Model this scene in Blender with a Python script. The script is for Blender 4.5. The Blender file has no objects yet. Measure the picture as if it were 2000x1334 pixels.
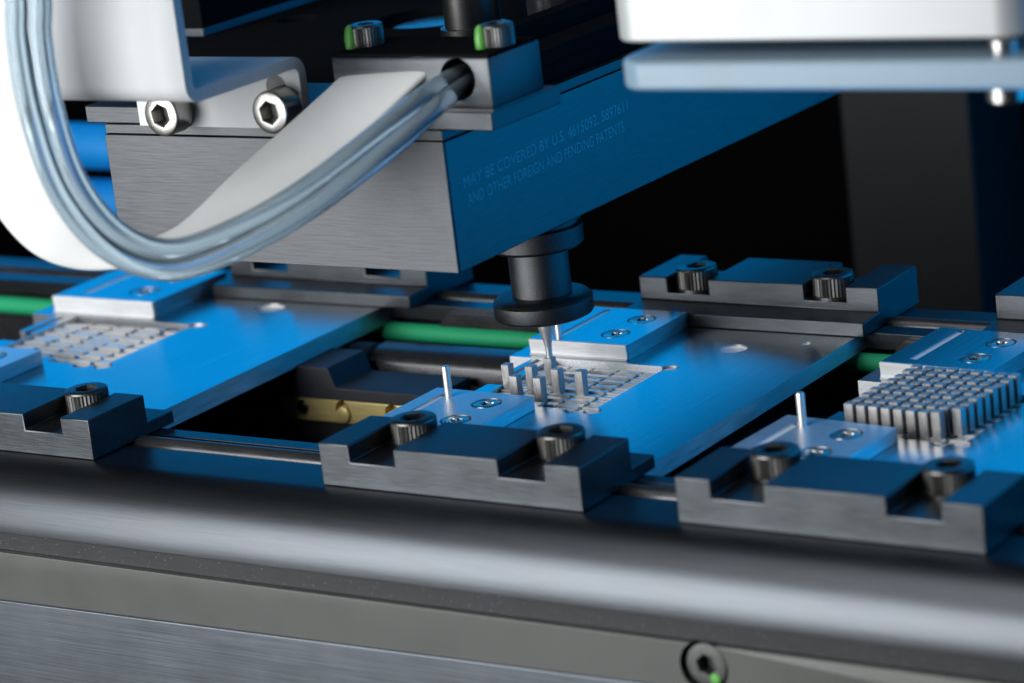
import bpy, bmesh, math, random
from mathutils import Vector, Matrix
random.seed(7)
S = 0.1                      # all sizes below are millimetres; 10 mm = 1 Blender unit
PI = math.pi
scene = bpy.context.scene
COL = scene.collection

# ------------------------------------------------------------------ camera
CAMLOC = Vector((173.643, -211.021, 87.536))
CR = Vector((0.82866321, 0.54812757, -0.11346123))
CD = Vector((0.0569513, -0.28421059, -0.95706891))
CF = Vector((-0.55684274, 0.78662603, -0.26673144))
cd = bpy.data.cameras.new("camera")
cam = bpy.data.objects.new("camera", cd); COL.objects.link(cam)
m = Matrix.Identity(4)
for i in range(3):
    m[i][0] = CR[i]; m[i][1] = -CD[i]; m[i][2] = -CF[i]; m[i][3] = CAMLOC[i]*S
cam.matrix_world = m
cd.sensor_width = 36; cd.lens = 5762/2000*36
cd.clip_start = 0.1; cd.clip_end = 500
cd.dof.use_dof = True
cd.dof.focus_distance = (CF.dot(Vector((6, 40, 2)) - CAMLOC) - 8)*S
cd.dof.aperture_fstop = 0.33
cd.dof.aperture_blades = 9
scene.camera = cam

# ------------------------------------------------------------------ world and lamps
w = bpy.data.worlds.new("World"); scene.world = w; w.use_nodes = True
w.node_tree.nodes["Background"].inputs[0].default_value = (0.45, 0.6, 1, 1)
w.node_tree.nodes["Background"].inputs[1].default_value = 0.006

def area(name, direction, dist, sx, sy, power, color, target=(0, 25, 5)):
    l = bpy.data.lights.new(name, 'AREA'); l.shape = 'RECTANGLE'
    l.size = sx*S; l.size_y = sy*S; l.energy = power; l.color = color
    o = bpy.data.objects.new(name, l); COL.objects.link(o)
    d = Vector(direction).normalized()
    o.location = (Vector(target) + d*dist)*S
    o.rotation_euler = d.to_track_quat('Z', 'Y').to_euler()
    return o
BLUE = (0.0, 0.38, 1.0)
area("white_softbox", (-0.37, -0.91, 0.16), 310, 230, 220, 16500, (0.96, 0.985, 1.0))
area("white_softbox_top", (-0.10, -0.50, 0.86), 420, 260, 260, 6500, (0.96, 0.985, 1.0))
area("blue_softbox_rear", (-0.52, 0.80, 0.36), 430, 640, 260, 7800, BLUE)
area("blue_softbox_side", (0.84, 0.52, 0.20), 430, 560, 400, 16000, BLUE)

scene.view_settings.view_transform = 'Standard'
scene.view_settings.look = 'None'
scene.view_settings.exposure = 0
scene.view_settings.gamma = 1
scene.view_settings.use_curve_mapping = False
scene.cycles.use_denoising = True
scene.cycles.max_bounces = 8
scene.cycles.glossy_bounces = 5
scene.cycles.transmission_bounces = 8
scene.cycles.caustics_reflective = False
scene.cycles.caustics_refractive = False
scene.cycles.sample_clamp_indirect = 4

# ------------------------------------------------------------------ materials
def newmat(name):
    mt = bpy.data.materials.new(name); mt.use_nodes = True
    nt = mt.node_tree; b = nt.nodes["Principled BSDF"]
    return mt, nt, b
def N(nt, t, **kw):
    n = nt.nodes.new(t)
    for k, v in kw.items(): setattr(n, k, v)
    return n
def surf(name, color, metallic=1.0, rough=0.35, brush=None, fine=160, along=3, bump=0.15, rvar=0.12, cvar=0.10,
         speck=0.0, speck_col=(0.8, 0.8, 0.78), grain=0.0, spec=0.5, blotch=0.08, aniso=0.0, tang=None, sscale=26, smin=0.45):
    """metal or paint with brushed streaks, blotches, fine grain and dust specks, all in object space"""
    mt, nt, b = newmat(name)
    tc = N(nt, 'ShaderNodeTexCoord')
    mp = N(nt, 'ShaderNodeMapping')
    sc = {'X': (along, fine, fine), 'Y': (fine, along, fine), 'Z': (fine, fine, along), None: (fine, fine, fine)}[brush]
    mp.inputs['Scale'].default_value = sc
    nt.links.new(tc.outputs['Object'], mp.inputs['Vector'])
    nz = N(nt, 'ShaderNodeTexNoise'); nz.inputs['Scale'].default_value = 1.0; nz.inputs['Detail'].default_value = 4
    nt.links.new(mp.outputs[0], nz.inputs['Vector'])
    big = N(nt, 'ShaderNodeTexNoise'); big.inputs['Scale'].default_value = 2.2; big.inputs['Detail'].default_value = 5
    nt.links.new(tc.outputs['Object'], big.inputs['Vector'])
    # colour
    mix = N(nt, 'ShaderNodeMix', data_type='RGBA', blend_type='MULTIPLY'); mix.inputs[0].default_value = 1
    mix.inputs[6].default_value = (*color, 1)
    mr = N(nt, 'ShaderNodeMapRange'); mr.inputs[1].default_value = 0.3; mr.inputs[2].default_value = 0.7
    mr.inputs[3].default_value = 1-cvar; mr.inputs[4].default_value = 1+cvar*0.5
    nt.links.new(nz.outputs[0], mr.inputs[0])
    mb = N(nt, 'ShaderNodeMapRange'); mb.inputs[1].default_value = 0.3; mb.inputs[2].default_value = 0.7
    mb.inputs[3].default_value = 1-blotch; mb.inputs[4].default_value = 1+blotch*0.4
    nt.links.new(big.outputs[0], mb.inputs[0])
    mu = N(nt, 'ShaderNodeMath', operation='MULTIPLY')
    nt.links.new(mr.outputs[0], mu.inputs[0]); nt.links.new(mb.outputs[0], mu.inputs[1])
    nt.links.new(mu.outputs[0], mix.inputs[7])
    colout = mix.outputs[2]
    # roughness
    rr = N(nt, 'ShaderNodeMapRange'); rr.inputs[1].default_value = 0.3; rr.inputs[2].default_value = 0.7
    rr.inputs[3].default_value = max(rough-rvar, 0.03); rr.inputs[4].default_value = min(rough+rvar, 1)
    av = N(nt, 'ShaderNodeMath', operation='ADD'); hv = N(nt, 'ShaderNodeMath', operation='MULTIPLY'); hv.inputs[1].default_value = 0.5
    nt.links.new(nz.outputs[0], av.inputs[0]); nt.links.new(big.outputs[0], av.inputs[1]); nt.links.new(av.outputs[0], hv.inputs[0])
    nt.links.new(hv.outputs[0], rr.inputs[0])
    nt.links.new(rr.outputs[0], b.inputs['Roughness'])
    b.inputs['Metallic'].default_value = metallic
    if aniso > 0:
        b.inputs['Anisotropic'].default_value = aniso
        cv = N(nt, 'ShaderNodeCombineXYZ')
        for q, val in enumerate(tang or ((0, 1, 0) if brush == 'X' else (1, 0, 0))): cv.inputs[q].default_value = val
        nt.links.new(cv.outputs[0], b.inputs['Tangent'])
    b.inputs['Specular IOR Level'].default_value = spec
    if speck > 0:
        vo = N(nt, 'ShaderNodeTexVoronoi'); vo.inputs['Scale'].default_value = sscale
        nt.links.new(tc.outputs['Object'], vo.inputs['Vector'])
        # dust: small dots, more of them where the big noise is high
        thr = N(nt, 'ShaderNodeMapRange'); thr.inputs[1].default_value = smin; thr.inputs[2].default_value = 0.95
        thr.inputs[3].default_value = 0.0; thr.inputs[4].default_value = speck
        nt.links.new(vo.outputs['Color'], thr.inputs[0])
        lt = N(nt, 'ShaderNodeMath', operation='LESS_THAN')
        nt.links.new(vo.outputs['Distance'], lt.inputs[0]); nt.links.new(thr.outputs[0], lt.inputs[1])
        m2 = N(nt, 'ShaderNodeMix', data_type='RGBA'); nt.links.new(lt.outputs[0], m2.inputs[0])
        nt.links.new(colout, m2.inputs[6]); m2.inputs[7].default_value = (*speck_col, 1)
        colout = m2.outputs[2]
        im = N(nt, 'ShaderNodeMath', operation='SUBTRACT'); im.inputs[0].default_value = metallic
        nt.links.new(lt.outputs[0], im.inputs[1]); im.use_clamp = True
        nt.links.new(im.outputs[0], b.inputs['Metallic'])
    nt.links.new(colout, b.inputs['Base Color'])
    if bump > 0:
        bp = N(nt, 'ShaderNodeBump'); bp.inputs['Strength'].default_value = bump; bp.inputs['Distance'].default_value = 0.004
        if grain > 0:
            gn = N(nt, 'ShaderNodeTexNoise'); gn.inputs['Scale'].default_value = 260; gn.inputs['Detail'].default_value = 3
            nt.links.new(tc.outputs['Object'], gn.inputs['Vector'])
            ga = N(nt, 'ShaderNodeMath', operation='MULTIPLY_ADD'); ga.inputs[1].default_value = grain
            nt.links.new(gn.outputs[0], ga.inputs[0]); nt.links.new(nz.outputs[0], ga.inputs[2])
            nt.links.new(ga.outputs[0], bp.inputs['Height'])
        else:
            nt.links.new(nz.outputs[0], bp.inputs['Height'])
        nt.links.new(bp.outputs[0], b.inputs['Normal'])
    return mt

M = {}
M['plate'] = surf('brushed_aluminium', (0.42, 0.435, 0.45), 1, 0.24, 'Y', 62, 0.8, 0.28, 0.02, 0.20, aniso=0.5, blotch=0.06)
M['edge'] = surf('sawn_aluminium_edge', (0.60, 0.62, 0.64), 0.95, 0.46, 'Y', 110, 2, 0.5, 0.05, 0.35, aniso=0.85, tang=(0, 0, 1))
M['block'] = surf('milled_aluminium', (0.66, 0.68, 0.70), 0.82, 0.38, 'X', 62, 4, 0.45, 0.08, 0.18)
M['bright'] = surf('bright_machined_aluminium', (0.88, 0.89, 0.90), 0.15, 0.42, 'X', 90, 4, 0.35, 0.08, 0.14)
M['pad'] = surf('nickel_pad', (0.92, 0.885, 0.83), 0.5, 0.34, None, 90, 3, 0.6, 0.1, 0.25)
M['clamp'] = surf('black_anodised_aluminium', (0.084, 0.090, 0.097), 1, 0.40, 'X', 62, 4, 0.35, 0.06, 0.15, blotch=0.16)
M['arm'] = surf('grey_anodised_aluminium', (0.100, 0.104, 0.109), 1, 0.46, 'X', 55, 3, 0.30, 0.10, 0.22, blotch=0.15)
M['arm_side'] = surf('grey_anodised_arm', (0.115, 0.118, 0.122), 1, 0.38, 'Y', 120, 4, 0.3, 0.10, 0.2, blotch=0.14)
M['black'] = surf('black_plastic', (0.012, 0.012, 0.014), 0, 0.42, None, 120, 3, 0.1, 0.1, 0.1)
M['gloss_black'] = surf('glossy_black_metal', (0.085, 0.085, 0.09), 0.7, 0.28, 'X', 120, 4, 0.12, 0.1, 0.2, speck=0.06)
M['oxide'] = surf('black_oxide_steel', (0.125, 0.122, 0.115), 1, 0.38, None, 90, 3, 0.15, 0.08, 0.1)
M['nozzle'] = surf('bead_blasted_black_anodise', (0.090, 0.092, 0.095), 1, 0.42, None, 95, 3, 0.6, 0.06, 0.45, grain=0.8)
M['steel'] = surf('ground_steel', (0.86, 0.85, 0.84), 0.9, 0.40, 'Z', 90, 4, 0.1, 0.06, 0.08)
M['stainless'] = surf('stainless_screw', (0.46, 0.445, 0.42), 1, 0.32, None, 60, 3, 0.08, 0.06, 0.08)
M['die'] = surf('sintered_die', (0.56, 0.54, 0.525), 0.68, 0.46, 'Z', 70, 8, 0.4, 0.1, 0.25, blotch=0.16)
M['rail'] = surf('satin_anodised_rail', (0.070, 0.075, 0.082), 1, 0.36, 'X', 150, 1.5, 0.16, 0.012, 0.16, blotch=0.03)
M['apron'] = surf('bead_blasted_grey_metal', (0.105, 0.107, 0.101), 0.7, 0.55, None, 130, 3, 0.5, 0.08, 0.12, speck=0.22, speck_col=(0.33, 0.325, 0.30), grain=0.5, sscale=38, smin=0.45)
M['cover'] = surf('brushed_steel_cover', (0.145, 0.16, 0.18), 1, 0.44, 'X', 60, 0.8, 0.14, 0.03, 0.22)
M['recess_shade'] = surf('dark_recess_shade', (0.028, 0.028, 0.03), 0.4, 0.5, 'X', 90, 6, 0.2, 0.08, 0.15, speck=0.16, sscale=34, smin=0.6, speck_col=(0.25, 0.25, 0.25))  # shade of the recess put into a near-black colour, plus dust specks
M['white'] = surf('white_powder_coat', (0.57, 0.58, 0.585), 0, 0.7, None, 120, 3, 0.08, 0.05, 0.02, blotch=0.03, spec=0.25)
M['silver'] = surf('satin_silver_housing', (0.40, 0.41, 0.415), 0.3, 0.45, 'X', 100, 4, 0.08, 0.05, 0.03, blotch=0.03)
M['white_tube'] = surf('white_polymer_tube', (0.58, 0.58, 0.57), 0, 0.6, None, 60, 3, 0.05, 0.05, 0.02, blotch=0.03, spec=0.3)
M['green'] = surf('green_polyurethane_cord', (0.015, 0.46, 0.19), 0, 0.62, None, 130, 3, 0.6, 0.1, 0.2, grain=0.4)
M['dab'] = surf('green_marking_lacquer', (0.09, 0.33, 0.05), 0, 0.4, None, 40, 3, 0.2, 0.1, 0.1)
M['brass'] = surf('brass', (0.85, 0.68, 0.28), 0.3, 0.42, 'X', 80, 4, 0.2, 0.1, 0.15)
M['slate'] = surf('dark_anodised_block', (0.036, 0.038, 0.047), 0.1, 0.6, 'X', 80, 4, 0.15, 0.08, 0.15, speck=0.05)
M['post'] = surf('charcoal_painted_post', (0.011, 0.0115, 0.0125), 0, 0.6, None, 40, 3, 0.1, 0.05, 0.1)
M['deck'] = surf('black_painted_deck', (0.008, 0.0085, 0.0095), 0.0, 0.85, 'X', 80, 5, 0.1, 0.08, 0.15, speck=0.04, spec=0.0)
M['letter'] = surf('engraved_lettering', (0.27, 0.30, 0.32), 1, 0.55, None, 60, 3, 0.2, 0.1, 0.3)
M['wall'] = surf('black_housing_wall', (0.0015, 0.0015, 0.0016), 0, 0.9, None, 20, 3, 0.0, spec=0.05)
M['pipe_blue'] = surf('blue_lit_pipe', (0.0, 0.22, 0.62), 0, 0.5, None, 40, 3, 0.1)  # blue light falling on the pipes is put into this base colour
M['tin'] = surf('satin_metal_pipe', (0.75, 0.77, 0.8), 1, 0.38, 'X', 60, 4, 0.1)

def glass(name, color, rough, ior, absorb=None):
    mt, nt, b = newmat(name)
    b.inputs['Base Color'].default_value = (*color, 1); b.inputs['Roughness'].default_value = rough
    b.inputs['IOR'].default_value = ior; b.inputs['Transmission Weight'].default_value = 1
    return mt
M['clear'] = glass('clear_tubing', (0.70, 0.89, 1.0), 0.08, 1.38); M['clear'].node_tree.nodes['Principled BSDF'].inputs['Transmission Weight'].default_value = 0.8  # blue surroundings seen through the tubing are put into its tint
mt, nt, b = newmat('frosted_acrylic')
b.inputs['Base Color'].default_value = (0.60, 0.82, 0.94, 1); b.inputs['Roughness'].default_value = 0.30
b.inputs['Transmission Weight'].default_value = 0.72; b.inputs['IOR'].default_value = 1.45
nz = N(nt, 'ShaderNodeTexNoise'); nz.inputs['Scale'].default_value = 30
bp = N(nt, 'ShaderNodeBump'); bp.inputs['Strength'].default_value = 0.2; bp.inputs['Distance'].default_value = 0.01
nt.links.new(nz.outputs[0], bp.inputs['Height']); nt.links.new(bp.outputs[0], b.inputs['Normal'])
M['acrylic'] = mt

# ------------------------------------------------------------------ mesh helpers
def finish(o, parent=None, bevel=0.0, segs=2, angle=35):
    COL.objects.link(o)
    me = o.data
    for p in me.polygons: p.use_smooth = True
    me.set_sharp_from_angle(angle=math.radians(angle))
    if bevel > 0:
        bv = o.modifiers.new('edge', 'BEVEL'); bv.width = bevel*S; bv.segments = segs
        bv.limit_method = 'ANGLE'; bv.angle_limit = math.radians(40); bv.use_clamp_overlap = True
    if parent is not None: o.parent = parent
    return o
def obj_bm(name, bm, mat, parent=None, bevel=0.0, segs=2, angle=35):
    bmesh.ops.recalc_face_normals(bm, faces=bm.faces)
    bmesh.ops.scale(bm, vec=(S, S, S), verts=bm.verts)
    me = bpy.data.meshes.new(name); bm.to_mesh(me); bm.free()
    me.materials.append(M[mat])
    return finish(bpy.data.objects.new(name, me), parent, bevel, segs, angle)
def bm_box(bm, x0, x1, y0, y1, z0, z1):
    r = bmesh.ops.create_cube(bm, size=1)
    for v in r['verts']:
        v.co = Vector((x0 if v.co.x < 0 else x1, y0 if v.co.y < 0 else y1, z0 if v.co.z < 0 else z1))
def box(name, x0, x1, y0, y1, z0, z1, mat, parent=None, bevel=0.12, segs=2):
    bm = bmesh.new(); bm_box(bm, x0, x1, y0, y1, z0, z1)
    return obj_bm(name, bm, mat, parent, bevel, segs)
def bm_prism(bm, pts, axis, a, b):
    """extrude a 2D outline along an axis; pts are the other two coordinates in x,y,z order"""
    def co(p, t):
        return {'X': (t, p[0], p[1]), 'Y': (p[0], t, p[1]), 'Z': (p[0], p[1], t)}[axis]
    A = [bm.verts.new(co(p, a)) for p in pts]; B = [bm.verts.new(co(p, b)) for p in pts]
    n = len(pts)
    bm.faces.new(A); bm.faces.new(B[::-1])
    for i in range(n): bm.faces.new((A[i], B[i], B[(i+1) % n], A[(i+1) % n]))
def prism(name, pts, axis, a, b, mat, parent=None, bevel=0.1, segs=2, angle=35):
    bm = bmesh.new(); bm_prism(bm, pts, axis, a, b)
    return obj_bm(name, bm, mat, parent, bevel, segs, angle)
def bm_lathe(bm, prof, cx, cy, cz, axis='Z', seg=40, rfun=None):
    """profile: list of (radius, height); closed at both ends"""
    rings = []
    for k, (r, h) in enumerate(prof):
        ring = []
        for i in range(seg):
            a = 2*PI*i/seg; rr = r if rfun is None else rfun(k, i, r)
            u, v = rr*math.cos(a), rr*math.sin(a)
            co = {'Z': (cx+u, cy+v, cz+h), 'Y': (cx+u, cy+h, cz+v), 'X': (cx+h, cy+u, cz+v)}[axis]
            ring.append(bm.verts.new(co))
        rings.append(ring)
    for q in range(len(rings)-1):
        for i in range(seg):
            bm.faces.new((rings[q][i], rings[q][(i+1) % seg], rings[q+1][(i+1) % seg], rings[q+1][i]))
    bm.faces.new(rings[0][::-1]); bm.faces.new(rings[-1])
def lathe(name, prof, c, mat, parent=None, axis='Z', seg=40, rfun=None, bevel=0, angle=35):
    bm = bmesh.new(); bm_lathe(bm, prof, *c, axis=axis, seg=seg, rfun=rfun)
    return obj_bm(name, bm, mat, parent, bevel, 2, angle)
def cut(o, cutters):
    """boolean difference, applied; the cutters are bmeshes in mm"""
    tmp = []
    for bm in cutters:
        bmesh.ops.recalc_face_normals(bm, faces=bm.faces)
        bmesh.ops.scale(bm, vec=(S, S, S), verts=bm.verts)
        me = bpy.data.meshes.new('tmp'); bm.to_mesh(me); bm.free()
        c = bpy.data.objects.new('tmp', me); COL.objects.link(c); tmp.append(c)
        md = o.modifiers.new('cut', 'BOOLEAN'); md.operation = 'DIFFERENCE'; md.solver = 'EXACT'; md.object = c
    par = o.parent; o.parent = None
    bpy.context.view_layer.update()
    dg = bpy.context.evaluated_depsgraph_get()
    me = bpy.data.meshes.new_from_object(o.evaluated_get(dg), depsgraph=dg)
    o.modifiers.clear(); old = o.data; o.data = me
    if not me.materials: me.materials.append(old.materials[0])
    o.parent = par
    for c in tmp: bpy.data.objects.remove(c)
    for p in me.polygons: p.use_smooth = True
    me.set_sharp_from_angle(angle=math.radians(30))
    return o
def cyl_bm(cx, cy, cz, r, h0, h1, axis='Z', seg=32):
    bm = bmesh.new(); bm_lathe(bm, [(r, h0), (r, h1)], cx, cy, cz, axis, seg); return bm
def box_bm(*a):
    bm = bmesh.new(); bm_box(bm, *a); return bm
def prism_bm(pts, axis, a, b):
    bm = bmesh.new(); bm_prism(bm, pts, axis, a, b); return bm
def empty(name, loc=(0, 0, 0), rz=0):
    e = bpy.data.objects.new(name, None); COL.objects.link(e)
    e.location = Vector(loc)*S; e.rotation_euler.z = rz; e.empty_display_size = 0.2
    return e
def tag(o, label, cat, group=None, kind=None):
    o['label'] = label; o['category'] = cat
    if group: o['group'] = group
    if kind: o['kind'] = kind
    return o
def tube_mesh(name, pts, r, mat, parent=None, seg=20, flat=None, sub=10, up=(0, 1, 0)):
    """sweep a circle (or a flattened one: flat=(half width along world Y, half thickness)) along a smooth path"""
    P = [Vector(p) for p in pts]; path = []
    for i in range(len(P)-1):
        p0 = P[max(i-1, 0)]; p1 = P[i]; p2 = P[i+1]; p3 = P[min(i+2, len(P)-1)]
        for k in range(sub):
            t = k/sub
            path.append(0.5*((2*p1)+(p2-p0)*t+(2*p0-5*p1+4*p2-p3)*t*t+(3*p1-p0-3*p2+p3)*t**3))
    path.append(P[-1])
    bm = bmesh.new(); rings = []
    up = Vector(up)
    for i, p in enumerate(path):
        t = (path[min(i+1, len(path)-1)]-path[max(i-1, 0)]).normalized()
        a = (up - t*up.dot(t)).normalized(); b_ = t.cross(a)
        ring = []
        for k in range(seg):
            an = 2*PI*k/seg
            if flat: u, v = flat[0]*math.cos(an), flat[1]*math.sin(an)
            else: u, v = r*math.cos(an), r*math.sin(an)
            ring.append(bm.verts.new(p + a*u + b_*v))
        rings.append(ring)
    for q in range(len(rings)-1):
        for i in range(seg):
            bm.faces.new((rings[q][i], rings[q][(i+1) % seg], rings[q+1][(i+1) % seg], rings[q+1][i]))
    bm.faces.new(rings[0][::-1]); bm.faces.new(rings[-1])
    return obj_bm(name, bm, mat, parent, 0)

def head_mesh(r, h, socket_r, lobes, depth, knurl, star=0.0, seg=72, chamfer=0.25):
    """screw head standing on z=0: knurled flank, rounded rim and a real hexagon (or star) socket"""
    bm = bmesh.new(); rings = []
    def ring(rad, z, kn=0.0, poly=False):
        vs = []
        for i in range(seg):
            a = 2*PI*i/seg; rr = rad
            if kn: rr = rad - (kn if i % 2 else 0)
            if poly:
                if star: rr = rad*(1+star*math.cos(lobes*a))
                else:
                    q = (a % (2*PI/lobes)) - PI/lobes
                    rr = rad*math.cos(PI/lobes)/math.cos(q)
            vs.append(bm.verts.new((rr*math.cos(a), rr*math.sin(a), z)))
        rings.append(vs)
    ring(r*0.96, 0); ring(r, 0.08, knurl); ring(r, h-chamfer*1.15, knurl); ring(r, h-chamfer)
    ring(r-chamfer*0.3, h-chamfer*0.3); ring(r-chamfer, h)
    ring(socket_r*1.10, h, poly=True); ring(socket_r, h-0.08, poly=True); ring(socket_r, h-depth, poly=True)
    for q in range(len(rings)-1):
        for i in range(seg):
            bm.faces.new((rings[q][i], rings[q][(i+1) % seg], rings[q+1][(i+1) % seg], rings[q+1][i]))
    bm.faces.new(rings[0][::-1]); bm.faces.new(rings[-1])
    bmesh.ops.recalc_face_normals(bm, faces=bm.faces)
    bmesh.ops.scale(bm, vec=(S, S, S), verts=bm.verts)
    me = bpy.data.meshes.new('screw_head'); bm.to_mesh(me); bm.free()
    for p in me.polygons: p.use_smooth = True
    me.set_sharp_from_angle(angle=math.radians(28))
    return me
def place(name, me, loc, mat=None, parent=None, rot=(0, 0, 0)):
    if mat and not me.materials: me.materials.append(M[mat])
    o = bpy.data.objects.new(name, me); COL.objects.link(o)
    o.location = Vector(loc)*S; o.rotation_euler = rot
    if parent is not None: o.parent = parent
    return o
CAP = head_mesh(2.3, 2.5, 1.22, 6, 1.5, 0.09); CAP.materials.append(M['oxide'])
CAP_S = head_mesh(2.15, 2.6, 1.15, 6, 1.5, 0.0, chamfer=0.3); CAP_S.materials.append(M['stainless'])
CSK = head_mesh(1.42, 0.5, 0.62, 6, 0.42, 0.0, star=0.20, chamfer=0.08); CSK.materials.append(M['stainless'])
WASH = bmesh.new(); bm_lathe(WASH, [(2.42, 0), (2.42, 0.35), (1.9, 0.35), (1.9, 0)], 0, 0, 0, 'Z', 40)
bmesh.ops.scale(WASH, vec=(S, S, S), verts=WASH.verts)
WASHM = bpy.data.meshes.new('washer'); WASH.to_mesh(WASHM); WASH.free(); WASHM.materials.append(M['oxide'])

# ------------------------------------------------------------------ the setting
o = box('machine_floor', -240, 130, -4, 78, -16, -12, 'slate', bevel=0); o['kind'] = 'structure'
tag(o, 'dark machine floor below the trays between the rails', 'floor', kind='structure')
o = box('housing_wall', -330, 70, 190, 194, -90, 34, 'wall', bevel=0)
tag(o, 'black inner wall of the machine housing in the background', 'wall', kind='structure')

# front rail: flat top with a groove, rounded nose towards the camera
arc = []
for k in range(0, 25):
    a = (PI/2)*k/24
    arc.append((-0.2-5.8*math.sin(a), -6.6+6.6*math.cos(a)))
prof = [(10.9, -1.7), (10.9, 0), (9.0, 0), (9.0, -1.9), (5.1, -1.9), (5.1, 0)] + arc + [(-4.6, -6.6), (-4.6, -8.6), (7, -8.6), (7, -1.9)]
rail = prism('front_rail', prof, 'X', -230, 120, 'rail', bevel=0.06, angle=20)
tag(rail, 'satin metal rail with rounded nose running along the front below the clamps', 'rail')
rod = lathe('guide_rod', [(1.15, -230), (1.15, 120)], (0, 7.2, -0.75), 'gloss_black', axis='X', seg=28)
tag(rod, 'thin black rod lying in the groove of the front rail', 'rod', 'guide rods')
recess_shade = box('recess_shade_strip', -230, 120, -5.3, -4.7, -8.75, -6.55, 'recess_shade', bevel=0.03)  # dark strip painted as the shade in the recess below the rail
tag(recess_shade, 'dark strip standing in for the shaded recess under the rounded front rail', 'strip')
apron = box('apron_strip', -230, 120, -6.0, 2, -14.6, -8.8, 'apron', bevel=0.08)
cut(apron, [cyl_bm(44.9, -6.0, -10.9, 2.45, -1, 3.0, 'Y', 40)])
tag(apron, 'speckled grey metal strip below the dark shaded recess', 'strip')
pl = head_mesh(2.05, 2.0, 1.0, 6, 1.3, 0.0, chamfer=0.2); pl.materials.append(M['apron'])
place('socket_screw', pl, (44.9, -3.6, -10.9), None, apron, (PI/2, 0.3, 0))
lathe('green_mark', [(0.55, 0), (0.45, -0.12), (0.15, -0.16)], (45.75, -5.62, -12.1), 'dab', apron, 'Y', 14)
cov = prism('front_cover', [(-230, -60), (120, -60), (120, -12.2), (-230, -16.4)], 'Y', -6.35, -4, 'cover', bevel=0.1)
tag(cov, 'bluish brushed steel front cover at the bottom edge', 'panel')

# rear rail
prof = [(58.2, -1.8), (58.2, 0), (61.0, 0), (61.0, -1.3), (64.4, -1.3), (64.4, 0), (67.9, 0), (67.9, -1.8)]
o = prism('rear_rail', prof, 'X', -230, 120, 'rail', bevel=0.06)
tag(o, 'flat grooved metal rail behind the trays lit blue', 'rail')
o = lathe('guide_rod', [(1.1, -230), (1.1, 120)], (0, 62.8, -0.55), 'gloss_black', axis='X', seg=28)
tag(o, 'thin black rod lying in the groove of the rear rail', 'rod', 'guide rods')
o = box('rail_support', -230, 120, 61, 67.5, -12, -1.85, 'gloss_black', bevel=0.1)
tag(o, 'glossy black support wall under the rear rail', 'support')
# faceted guide blocks in front of the rear rail, seen in the gaps
def guide(x0, x1, label):
    b_ = prism('guide_block', [(x0, -2.3), (x0+1.6, -0.5), (x1-1.6, -0.5), (x1, -2.3)], 'Y', 57.0, 58.1, 'gloss_black', bevel=0.08)
    tag(b_, label, 'guide block', 'guide blocks on the rear rail')
guide(-26.5, -9.5, 'glossy faceted black block above the green cord left of the nozzle disc')
guide(32.5, 41.5, 'glossy faceted black block in the gap beside the right tray')
o = lathe('green_cord', [(1.12, -230), (1.12, 120)], (0, 57.3, -3.15), 'green', axis='X', seg=28)
tag(o, 'round green drive cord running behind and under the trays', 'cord')

# dark mechanics under the gap between left and middle tray
bar = empty('black_guide_bar', (0, 0, 0))
prof = [(47.6, -7.1), (47.6, -4.0), (48.0, -3.4), (48.6, -2.9), (49.6, -2.5), (51.5, -2.4), (51.5, -7.1)]
prism('bar_body', prof, 'X', -30.0, 6, 'gloss_black', bar, bevel=0.15)
lathe('bar_end', [(2.4, 0), (2.6, 0.6), (2.6, 3.2), (2.2, 3.6)], (-33.8, 49.8, -4.9), 'black', bar, 'X', 32)
box('bar_foot', -31, 6, 46.6, 52, -7.7, -7.2, 'slate', bar, 0.05)
lathe('bar_rod', [(0.55, 0), (0.55, 34)], (-29, 46.2, -5.9), 'gloss_black', bar, 'X', 16)
tag(bar, 'glossy black rounded guide bar below the green cord', 'bar')
o = box('support_block', -75, 30, 40.0, 60.5, -11.9, -7.75, 'slate', bevel=0.15)
prof = [(40.0, -7.7), (40.0, -5.75), (39.2, -5.6), (39.2, -2.6), (46.5, -2.6), (46.5, -7.7)]
o2 = prism('stop_plate', [(-75, -5.75), (-15, -5.75), (-15, -4.35), (-28.6, -4.35), (-29.4, -2.0), (-75, -2.0)], 'Y', 39.2, 46.4, 'slate', bevel=0.1)
tag(o, 'dark lower support block under the trays', 'block')
tag(o2, 'dark slate plate above the brass block between two trays', 'plate')
br = empty('brass_block', (-37.1, 40, -8.4))
bmain = box('brass_body', 0, 21, -0.6, 3, -0.15, 2.55, 'brass', br, 0.12)
cut(bmain, [cyl_bm(3.1, -0.6, 1.3, 0.95, -1, 1.6, 'Y', 24), cyl_bm(9.0, -0.6, 1.55, 1.0, -1, 1.2, 'Y', 24), cyl_bm(16.0, -0.6, 1.6, 1.0, -1, 1.2, 'Y', 24)])
lathe('set_screw', [(0.85, 0), (0.85, -0.7), (0.6, -0.9)], (3.1, 0.4, 1.2), 'oxide', br, 'Y', 20)
for q in (9.2, 16.2):
    lathe('thread_insert', [(0.95, 1.2), (0.8, 0.9), (0.95, 0.6), (0.8, 0.3), (0.95, 0.0), (0.8, -0.3), (0.9, -0.6), (0.5, -0.8)], (q, -0.35, 1.0), 'brass', br, 'Y', 20)
tag(br, 'brass block with screw holes seen through the gap between left and middle tray', 'block')

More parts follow.
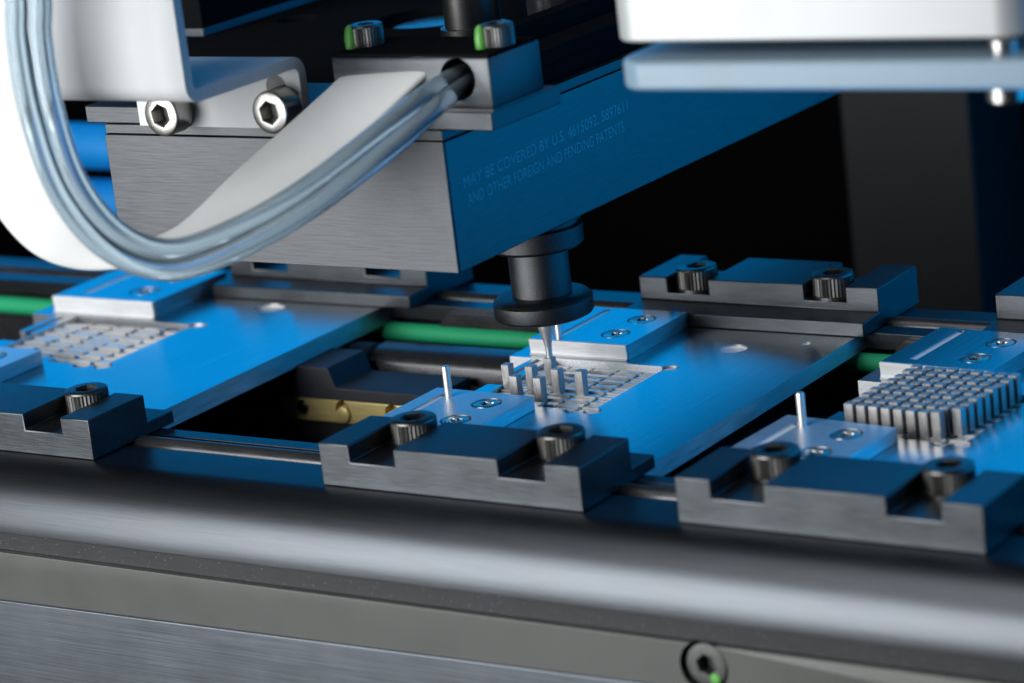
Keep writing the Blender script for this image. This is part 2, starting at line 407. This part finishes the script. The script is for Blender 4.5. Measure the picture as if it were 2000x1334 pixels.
# ------------------------------------------------------------------ clamps
def make_clamp(x0, rear, label):
    e = empty('tray_clamp', (x0, 60.25 if rear else 0, 0))
    tag(e, label, 'clamp', 'black clamps holding the trays')
    D = 9.4 if rear else 8.8
    hs, zl = (-1, 1.72) if rear else (1, 1.3)
    if rear:
        prof = [(-3.9, 0), (-3.9, 1.55), (0, 1.72), (0, 4.35), (D, 4.35), (D, 0)]
    else:
        prof = [(0, 0), (0, 4.35), (D, 4.35), (D, 1.35), (12.9, 1.35), (12.9, 0)]
    b_ = prism('clamp_body', prof, 'X', 0, 30, 'clamp', e, 0)
    cs = [box_bm(3.65, 8.97, -0.8, D+1, 2.6, 6), box_bm(20.95, 26.05, -0.8, D+1, 2.6, 6)]
    b_.name = 'clamp_body'
    cut(b_, cs)
    bv = b_.modifiers.new('edge', 'BEVEL'); bv.width = 0.13*S; bv.segments = 2; bv.limit_method = 'ANGLE'; bv.angle_limit = math.radians(50)
    yb = 2.3 if rear else 7.25
    for xs in ((6.35, 23.45) if not (rear and x0 < -1) else ()):
        sc_ = place('cap_screw', CAP, (xs, yb, 2.78 if rear else 2.62), None, e, (0, 0, random.uniform(0, 1)))
        place('washer', WASHM, (0, 0, -0.16 if rear else -0.01), None, sc_)
    return e
make_clamp(-59.6, False, 'black slotted clamp at the front left, cut off by the left picture edge')
make_clamp(0, False, 'black slotted clamp with two cap screws in front of the middle tray')
make_clamp(40.05, False, 'large blurred black slotted clamp in front of the right tray')
make_clamp(-59.6, True, 'black clamp behind the left tray half hidden under the grey arm')
make_clamp(0, True, 'black clamp with two cap screws behind the middle tray')
make_clamp(43.6, True, 'black clamp at the right picture edge behind the right tray')

# ------------------------------------------------------------------ trays
def side_material(o, mat, lim=0.6):
    me = o.data
    if len(me.materials) < 2: me.materials.append(M[mat])
    for p in me.polygons: p.material_index = 1 if abs(p.normal.z) < lim else 0
PADX = [(-0.45, 2.25), (2.62, 5.18), (5.60, 8.25), (8.68, 11.35), (11.75, 13.65)]
ROW0, ROWP, NROW = 28.55, 1.632, 8
def pad_mesh(wd, dp):
    bm = bmesh.new(); h = 0.34
    bm_prism(bm, [(0, 0), (0, h+0.16), (0.06, h+0.21), (0.17, h+0.21), (0.24, h), (dp-0.05, h), (dp, h-0.05), (dp, 0)], 'X', 0, wd)
    bmesh.ops.recalc_face_normals(bm, faces=bm.faces)
    bmesh.ops.scale(bm, vec=(S, S, S), verts=bm.verts)
    me = bpy.data.meshes.new('pad'); bm.to_mesh(me); bm.free(); me.materials.append(M['pad'])
    return me
PADM = {k: pad_mesh(x1-x0, 1.40) for k, (x0, x1) in enumerate(PADX)}

def make_tray_parts(e, left=False, rear_pin=True):
    out = [(29, 9.2), (29, 59.6), (-6.1, 59.6), (-6.1, 42.1), (-3.0, 42.1), (-3.0, 36.0), (-0.75, 36.0), (-0.75, 32.6),
           (-2.6, 32.6), (-2.6, 27.4), (-4.8, 26.9), (-4.8, 9.2)]
    p = prism('base_plate', out, 'Z', -1.85, 0, 'plate', e, 0)
    pocket = [(-0.6, 28.3), (7.3, 28.3), (7.3, 27.0), (12.6, 26.7), (14.0, 27.6), (13.95, 41.3), (13.2, 42.3), (-0.6, 42.4)]
    bm1 = prism_bm(pocket, 'Z', -0.78, 1)
    def oval(cx, cy, rx, ry, rot, z0):
        pts = []
        for k in range(28):
            a = 2*PI*k/28; x, y = rx*math.cos(a), ry*math.sin(a)
            pts.append((cx+x*math.cos(rot)-y*math.sin(rot), cy+x*math.sin(rot)+y*math.cos(rot)))
        return prism_bm(pts, 'Z', z0, 1)
    cut(p, [bm1, oval(14.25, 42.0, 1.15, 0.85, 0.4, -0.75), oval(14.1, 26.9, 0.95, 1.0, 0, -0.75), oval(11.8, 26.4, 0.9, 0.6, 0, -0.5),
            cyl_bm(17.7, 49.8, 0, 1.55, -3, 1), cyl_bm(24.7, 53.15, 0, 0.55, -3, 1), box_bm(-2.3, -1.5, 35, 41.9, -0.55, 1)])
    bv = p.modifiers.new('edge', 'BEVEL'); bv.width = 0.10*S; bv.segments = 2; bv.limit_method = 'ANGLE'; bv.angle_limit = math.radians(50)
    side_material(p, 'edge')
    # bright bushing walls inside the two plate holes
    for cx, cy, r in ((17.7, 49.8, 1.54), (24.7, 53.15, 0.54)):
        bm = bmesh.new()
        bm_lathe(bm, [(r, -1.8), (r, -0.12), (r-0.12, -0.12), (r-0.12, -1.8)], cx, cy, 0, 'Z', 28)
        obj_bm('hole_bushing', bm, 'bright', p)
        lathe('hole_floor', [(r-0.14, -1.0), (r-0.14, -0.35)], (cx, cy, 0), 'bright', p, 'Z', 24)  # raised near-white disc, its colour carries the bright reflection in the hole
    lathe('relief_floor', [(0.8, -0.74), (0.8, -0.25), (0.5, -0.20)], (14.4, 42.05, 0), 'bright', p, 'Z', 24)  # near-white disc, the white light reflected by the relief put into its colour
    lathe('relief_floor', [(0.8, -0.74), (0.8, -0.25), (0.5, -0.20)], (14.15, 26.85, 0), 'bright', p, 'Z', 24)
    # rear block with bright ledge
    rb = prism('rear_block', [(-4.2, 43.7), (8.35, 43.7), (8.35, 56.25), (-4.2, 56.25)], 'Z', 0.004, 1.70, 'plate', e, 0)
    cut(rb, [prism_bm([(-1.75, 45.2), (-0.9, 45.2), (-0.9, 55.3), (-1.3, 55.8), (-1.75, 55.3)], 'Z', 1.05, 3)] +
            [cyl_bm(x, y, 0, 1.62, 1.15, 3) for x, y in ((4.65, 52.7), (4.65, 47.2))])
    bv = rb.modifiers.new('edge', 'BEVEL'); bv.width = 0.08*S; bv.segments = 2; bv.limit_method = 'ANGLE'; bv.angle_limit = math.radians(50)
    side_material(rb, 'edge')
    # the ledge: a slightly coved bright strip along the block front
    prism('ledge', [(43.68, 1.72), (43.25, 1.72), (43.28, 1.2), (43.36, 0.6), (43.30, 0.15), (43.0, 0.006), (43.68, 0.006)], 'X', -4.15, 8.3, 'bright', rb, 0.06)
    fb = prism('front_block', [(-4.6, 13.2), (7.82, 13.2), (7.82, 25.9), (-4.6, 26.3)], 'Z', 0.004, 1.45, 'block', e, 0)
    cut(fb, [prism_bm([(-2.7, 17), (-1.85, 17), (-1.85, 24.0), (-2.3, 24.5), (-2.7, 24.0)], 'Z', 0.8, 3)] +
            [cyl_bm(x, y, 0, 1.62, 0.9, 3) for x, y in ((4.1, 22.75), (4.05, 17.2))])
    bv = fb.modifiers.new('edge', 'BEVEL'); bv.width = 0.08*S; bv.segments = 2; bv.limit_method = 'ANGLE'; bv.angle_limit = math.radians(50)
    side_material(fb, 'edge')
    box('slot_floor', -1.74, -0.91, 45.25, 55.25, 1.06, 1.58, 'bright', rb, 0)  # near-white infill, the white reflection of the milled slot put into its colour
    box('slot_floor', -2.69, -1.86, 17.1, 23.95, 0.81, 1.33, 'bright', fb, 0)
    for (x, y, z) in ((4.65, 52.7, 1.18), (4.65, 47.2, 1.18), (4.1, 22.75, 0.93), (4.05, 17.2, 0.93)):
        place('countersunk_screw', CSK, (x, y, z), None, rb if y > 40 else fb, (0, 0, random.uniform(0, 6)))
    if not left:
        pp = [(0.42, 0), (0.42, 3.05), (0.36, 3.25), (0.24, 3.3)]
        for (x, y, z) in ((-1.4, 23.9, 1.46), (-0.95, 44.55, 1.71))[:2 if rear_pin else 1]:
            lathe('locating_pin', pp, (x, y, z), 'steel', e, 'Z', 20)
    for k, (x0, x1) in enumerate(PADX):
        for r in range(NROW+1):
            y = ROW0 - 1.632 + r*ROWP
            if r == 0 and k < 3: continue
            if y + 1.3 > 42.2: continue
            if k == 0 and 32 < y < 36 and False: continue
            j = 0.05 if left else 0.012
            place('pad', PADM[k], (x0 + random.uniform(-j, j), y + random.uniform(-j, j), -0.79 + random.uniform(0, j)), None, p, (random.uniform(-j, j), random.uniform(-j, j), random.uniform(-j, j)))
tray_m = empty('carrier_tray', (0, 0, 0))
make_tray_parts(tray_m)
tag(tray_m, 'brushed aluminium tray in the middle under the nozzle, with a nearly empty grid pocket', 'tray', 'carrier trays')
TH = -0.058
tray_r = empty('carrier_tray', (40, 0, 0), TH)
make_tray_parts(tray_r, False, False)
tag(tray_r, 'aluminium tray on the right carrying a dense array of upright dies', 'tray', 'carrier trays')
tray_l = empty('carrier_tray', (-71.6, -1.2, 0))
make_tray_parts(tray_l, True)
tray_l.scale = (1.3, 1.1, 1.2)
tag(tray_l, 'blurred aluminium tray on the left with an empty grid pocket', 'tray', 'carrier trays')

# ------------------------------------------------------------------ dies
bm = bmesh.new(); bm_box(bm, 0, 0.95, 0, 1.0, 0, 2.72)
bmesh.ops.bevel(bm, geom=bm.edges[:], offset=0.04, segments=1, affect='EDGES')
bmesh.ops.scale(bm, vec=(S, S, S), verts=bm.verts)
DIE = bpy.data.meshes.new('die'); bm.to_mesh(DIE); bm.free(); DIE.materials.append(M['die'])
ZP = -0.36
for x, y, lab in ((-0.42, 32.3, 'upright grey die at the far left of the middle tray, rear of its pair'),
                  (2.81, 28.95, 'upright grey die partly hidden behind the corner of the front block'),
                  (2.55, 32.35, 'upright grey die directly left of the die under the nozzle'),
                  (5.80, 28.92, 'upright grey die nearest the camera on the middle tray'),
                  (6.03, 32.0, 'upright grey die just right of the die under the nozzle'),
                  (8.98, 31.95, 'upright grey die farthest right on the middle tray'),
                  (3.0, 35.35, 'upright grey die directly under the nozzle tip')):
    o = place('die', DIE, (x, y, ZP), None, None, (0, 0, random.uniform(-0.02, 0.02)))
    tag(o, lab, 'die', 'upright dies')
ORD = ('first', 'second', 'third', 'fourth', 'fifth', 'sixth', 'seventh', 'eighth', 'ninth')
rot = Matrix.Rotation(TH, 3, 'Z')
for c in range(9):
    for r in range(9):
        if r == 0 and c in (8,): continue
        x = 0.55 + c*1.36 + r*0.03; y = 28.4 + r*1.56
        v = rot @ Vector((x, y, 0)) + Vector((40, 0, 0))
        o = place('die', DIE, (v.x, v.y, ZP + random.uniform(-0.08, 0.08)), None, None, (0, 0, TH + random.uniform(-0.03, 0.03)))
        tag(o, 'upright die in the right tray array, %s row from the front, %s from the left' % (ORD[r], ORD[c]), 'die', 'dies packed on the right tray')

# ------------------------------------------------------------------ nozzle
nz_ = empty('pickup_nozzle', (3.45, 35.9, 2.38))
def zz(h): return min(h + 1.25, 18.4) - 2.38
lathe('nozzle_tip', [(0.34, 0), (0.35, 1.0), (0.42, 1.5), (0.86, 3.1), (0.98, 3.6), (0.98, 5.4)], (0, 0, 0), 'steel', nz_, 'Z', 32, angle=60)
lathe('nozzle_disc', [(4.6, zz(5.7)), (5.15, zz(5.95)), (5.3, zz(6.2)), (5.3, zz(7.6)), (4.9, zz(8.0)), (4.3, zz(8.2)), (3.2, zz(8.25))], (0, 0, 0), 'nozzle', nz_, 'Z', 72)
lathe('nozzle_shaft', [(3.17, zz(8.2)), (3.17, zz(12.9)), (3.1, zz(13.3))], (0, 0, 0), 'nozzle', nz_, 'Z', 64)
lathe('nozzle_collar', [(4.6, zz(13.25)), (5.0, zz(13.6)), (5.05, zz(15.5)), (4.6, zz(15.7)), (4.6, zz(16.0)), (5.1, zz(16.2)), (5.1, zz(17.1))], (0, 0, 0), 'nozzle', nz_, 'Z', 72)
tag(nz_, 'black stepped nozzle with wide disc and thin steel tip touching a die', 'nozzle')

# ------------------------------------------------------------------ arm
arm = empty('transfer_arm', (0, 0, 0))
box('arm_beam', -3.0, 10.45, 12.3, 150, 18.42, 31.42, 'arm_side', arm, 0.12)
box('arm_head', -32.5, -3.02, 12.3, 27, 18.42, 31.42, 'arm_side', arm, 0.12)
box('arm_face_plate', -32.45, 10.40, 12.05, 12.297, 18.46, 31.40, 'arm', arm, 0.05)
box('seam_plate', -32.3, 10.4, 12.15, 72, 31.53, 32.5, 'arm', arm, 0.06)
box('top_plate', -34.6, 16.5, 12.0, 24, 32.62, 34.42, 'arm', arm, 0.12)
def text_mesh(txt):
    cu = bpy.data.curves.new('lettering', 'FONT'); cu.body = txt; cu.size = 1; cu.extrude = 0.01
    t = bpy.data.objects.new('tmp', cu); COL.objects.link(t)
    bpy.context.view_layer.update()
    dg = bpy.context.evaluated_depsgraph_get()
    me = bpy.data.meshes.new_from_object(t.evaluated_get(dg), depsgraph=dg)
    bpy.data.objects.remove(t)
    xs = [v.co.x for v in me.vertices]
    return me, min(xs), max(xs)
def lettering(txt, y0, z0, y1, z1, h):
    _, a0, a1 = text_mesh(txt)
    sx = (y1-y0)/(a1-a0); sl = (z1-z0)/(y1-y0)
    words = txt.split(' ')
    for k in range(len(words)):
        me, w0, w1 = text_mesh(words[k])
        off = text_mesh(' '.join(words[:k+1]))[2] - w1
        for v in me.vertices:
            a = (v.co.x+off-a0)*sx; b_ = v.co.y*h/0.70; n = v.co.z
            v.co = Vector((10.45+0.012+n*0.6, y0+a, z0+b_+a*sl))*S
        me.materials.append(M['letter'])
        o = bpy.data.objects.new('engraved_word', me); COL.objects.link(o); o.parent = arm
lettering('MAY BE COVERED BY U.S. 4615092, 5897611', 14.6, 26.25, 45.3, 27.05, 1.12)
lettering('AND OTHER FOREIGN AND PENDING PATENTS.', 14.9, 24.45, 44.4, 25.0, 1.12)
tag(arm, 'large grey anodised arm reaching back above the middle tray, engraved on its side', 'arm')

# deck behind, with cover, hole and shaft
deck = empty('machine_deck', (0, 0, 0))
dk = box('deck_plate', -95, 9.0, 24.3, 72, 32.62, 34.4, 'deck', deck, 0.1)
cut(dk, [cyl_bm(-41.8, 57.8, 34, 2.5, -3, 3), cyl_bm(-22.6, 59.0, 34, 7.2, -3, 3)])
box('deck_cover', -95, -47.5, 47.4, 72, 35.35, 62, 'deck', deck, 0.1)
box('cover_edge', -95, -47.4, 47.3, 71.9, 34.45, 35.33, 'cover', deck, 0.05)
box('side_rail', 5.5, 9.6, 30, 110, 34.45, 36.2, 'deck', deck, 0.15)
box('side_rail', 3.0, 5.0, 34, 110, 34.45, 38.2, 'deck', deck, 0.15)
lathe('shaft', [(3.6, 0), (3.6, 1.2), (3.1, 1.3), (3.1, 34)], (-9.5, 47.5, 34.45), 'oxide', deck, 'Z', 40)
lathe('shaft_sleeve', [(3.2, 0), (3.2, 30)], (-1.5, 52, 34.45), 'gloss_black', deck, 'Z', 36)
lathe('blue_bush', [(5.4, -2.2), (5.4, 0.0), (4.6, 0.2)], (-22.6, 59.0, 33.4), 'gloss_black', deck, 'Z', 36)
tag(deck, 'black machine deck with holes and a vertical shaft at the top', 'deck')

# ------------------------------------------------------------------ bracket
brk = empty('sheet_bracket', (0, 0, 0))
X0, X1 = -23.6, -4.9
T = 1.15
prof = []          # closed outline of the bent sheet in (y, z): back flange down, shelf, front sheet up
def arcpts(cy, cz, r, a0, a1, n=7):
    return [(cy+r*math.cos(math.radians(a0+(a1-a0)*k/n)), cz+r*math.sin(math.radians(a0+(a1-a0)*k/n))) for k in range(n+1)]
yF, zS, yS = 11.95, 40.0, -6.0
outer = [(yF, 32.72)] + arcpts(yF-1.8, zS-1.8, 1.8, 0, 90) + arcpts(yS+1.8, zS+0.65, 0.65, 270, 180) + [(yS+T, 100)]
inner = [(yS, 100)] + arcpts(yS+1.8, zS+0.65, 1.8, 180, 270) + arcpts(yF-1.8, zS-1.8, 0.65, 90, 0) + [(yF-T, 32.72)]
sh = prism('bracket_sheet', outer + inner, 'X', X0, X1, 'white', brk, 0.05)
box('mounting_tab', -26.3, X0-0.004, yF-T, yF, 32.72, 37, 'white', brk, 0.05)
for (xs, zs) in ((-7.0, 34.95), (-20.95, 34.45)):
    place('socket_screw', CAP_S, (xs, yF-T-0.15, zs), None, brk, (PI/2, 0.35, 0))
lathe('adjust_slot', [(1.25, 0), (1.25, -0.02)], (-7.9, yF-T-0.01, 36.9), 'black', brk, 'Y', 24)
tag(brk, 'white bent sheet metal bracket with two silver socket screws at the upper left', 'bracket')

# ------------------------------------------------------------------ connector block with tubes
cb = empty('connector_block', (0, 0, 0))
cbb = box('block_body', -1.35, 17.1, 11.6, 20.5, 34.85, 39.7, 'arm', cb, 0.25)
cut(cbb, [cyl_bm(13.4, 11.6, 37.7, 2.0, -1, 5, 'Y', 32)])
box('block_dark_top', -1.2, 16.95, 11.9, 20.3, 39.71, 40.0, 'deck', cb, 0.08)  # black sheet added to keep the block top from reflecting blue
box('block_gasket', -1.1, 16.9, 11.8, 20.3, 34.44, 34.84, 'black', cb, 0.02)
for xs in (-0.0, 15.4):
    c = place('cap_screw', CAP, (xs, 16.0, 40.02), None, cb); c.scale = (0.72, 0.72, 0.85)
    lathe('green_mark', [(0.62, 0), (0.66, 0.9), (0.5, 1.9), (0.2, 2.25)], (xs-0.9, 14.6, 40.0), 'dab', cb, 'Z', 14)
tag(cb, 'grey block with round tube port and green marked screws on top of the arm', 'block')
CT = ([(12.13, 16.0, 37.9), (12.0, 9.0, 37.06), (11.13, 3.0, 35.25), (7.17, -6.0, 31.13), (2.67, -12.0, 28.59), (-0.9, -16.0, 27.95), (-3.86, -19.0, 30.25), (-5.9, -21.0, 35.12), (-6.55, -22.0, 41.66), (-6.7, -22.0, 48.43), (-5.64, -22.0, 58), (-5.2, -22.0, 100)],
      [(12.46, 16.0, 37.3), (12.88, 9.0, 35.98), (12.25, 3.0, 33.88), (8.17, -6.0, 29.64), (3.32, -12.0, 26.89), (-1.29, -16.0, 25.98), (-5.69, -19.0, 28.53), (-8.46, -21.0, 34.04), (-9.34, -22.0, 41.08), (-9.56, -22.0, 48.18), (-8.54, -22.0, 58), (-8.1, -22.0, 100)])
for pts, lab in zip(CT, ('clear tube on the inner side of the loop at the left', 'clear tube on the outer side of the loop at the left')):
    o = tube_mesh('clear_tube', pts, 1.0, 'clear')
    tag(o, lab, 'tube', 'looped air tubes')
RA = [(-2.36, 12.5, 36.69), (-0.83, 11.6, 37.31), (-3.34, 7.0, 34.27), (-5.6, 0.0, 30.76), (-7.64, -7.0, 27.23), (-10.32, -11.0, 26.85), (-12.84, -14.0, 29.72), (-15.47, -15.0, 34.3), (-17.24, -15.0, 41.08), (-16.87, -15.0, 48.76), (-15.87, -15.0, 56.3), (-14.87, -15.0, 100.0)]
RB = [(10.24, 12.5, 38.19), (9.75, 11.6, 37.89), (6.08, 6.0, 33.57), (2.97, -2.0, 29.52), (-1.07, -8.0, 26.42), (-6.66, -12.0, 25.1), (-14.44, -14.0, 25.0), (-19.83, -15.0, 27.49), (-23.78, -15.0, 33.59), (-23.56, -15.0, 43.44), (-21.94, -15.0, 53.57), (-20.94, -15.0, 100.0)]
def smooth_path(pts, sub=10):
    P = [Vector(p) for p in pts]; out = []
    for i in range(len(P)-1):
        p0 = P[max(i-1, 0)]; p1 = P[i]; p2 = P[i+1]; p3 = P[min(i+2, len(P)-1)]
        for k in range(sub):
            t = k/sub
            out.append(0.5*((2*p1)+(p2-p0)*t+(2*p0-5*p1+4*p2-p3)*t*t+(3*p1-p0-3*p2+p3)*t**3))
    return out + [P[-1]]
A_, B_ = smooth_path(RA), smooth_path(RB)
bm = bmesh.new(); rings = []
for i in range(len(A_)):
    c = (A_[i]+B_[i])/2; hw = (B_[i]-A_[i])/2
    k0, k1 = max(i-1, 0), min(i+1, len(A_)-1)
    t = (A_[k1]+B_[k1]-A_[k0]-B_[k0]).normalized()
    n = t.cross(hw).normalized()*0.55
    ring = []
    for k in range(24):
        a = 2*PI*k/24; ca, sa = math.cos(a), math.sin(a)
        q = lambda u: math.copysign(abs(u)**0.45, u)      # flat band with rounded edges
        ring.append(bm.verts.new(c + hw*q(ca) + n*q(sa)))
    rings.append(ring)
for q in range(len(rings)-1):
    for i in range(24): bm.faces.new((rings[q][i], rings[q][(i+1) % 24], rings[q+1][(i+1) % 24], rings[q+1][i]))
bm.faces.new(rings[0][::-1]); bm.faces.new(rings[-1])
o = obj_bm('white_ribbon_tube', bm, 'white_tube', None, 0, 2, 60)
tag(o, 'wide flat white ribbon tube looping down from the connector block beside the clear tubes', 'tube', 'looped air tubes')

# ------------------------------------------------------------------ housing and acrylic guard at the upper right
def rounded_rect(x0, x1, y0, y1, r, n=8):
    pts = []
    for cx, cy, a0 in ((x1-r, y0+r, -90), (x1-r, y1-r, 0), (x0+r, y1-r, 90), (x0+r, y0+r, 180)):
        for k in range(n+1):
            a = math.radians(a0+90*k/n); pts.append((cx+r*math.cos(a), cy+r*math.sin(a)))
    return pts
hs = empty('sensor_housing', (36.7, 2, 43.1), math.radians(3))
prism('housing_shell', rounded_rect(0, 38.6, 0, 34, 3.0), 'Z', 0, 24, 'silver', hs, 0.3, 3)
tag(hs, 'blurred white rounded housing hanging in at the upper right', 'housing')
ac = empty('acrylic_guard', (38.4, 2, 39.5), math.radians(3))
prism('acrylic_sheet', rounded_rect(0, 52, -3.0, 31, 3.2), 'Z', 0, 2.6, 'acrylic', ac, 0.45, 3)
for xs, ys in ((34.6, 0.2),):
    lathe('standoff', [(1.15, 2.62), (1.15, 3.58)], (xs, ys, 0), 'stainless', ac, 'Z', 24)
    lathe('guard_screw', [(1.6, -0.02), (1.6, -1.3), (1.2, -1.6)], (xs, ys, 0), 'stainless', ac, 'Z', 28)
tag(ac, 'translucent pale acrylic plate under the white housing at the upper right', 'plate')

# ------------------------------------------------------------------ background
o = box('support_post', -30.8, -10.0, 168, 186, -50, 33, 'post', bevel=0.4)
tag(o, 'dark charcoal post standing out of focus behind the clamps', 'post')
o = box('machine_cabinet', -15.0, 40, 186.5, 189.5, -60, -20, 'deck', bevel=0.2)
tag(o, 'dark panel low in the background at the right edge', 'panel')
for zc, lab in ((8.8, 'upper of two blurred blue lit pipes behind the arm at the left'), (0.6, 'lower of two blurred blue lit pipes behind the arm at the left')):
    o = lathe('background_pipe', [(3.3, -60), (3.3, 48)], (-150, 95, zc), 'pipe_blue', axis='X', seg=32)
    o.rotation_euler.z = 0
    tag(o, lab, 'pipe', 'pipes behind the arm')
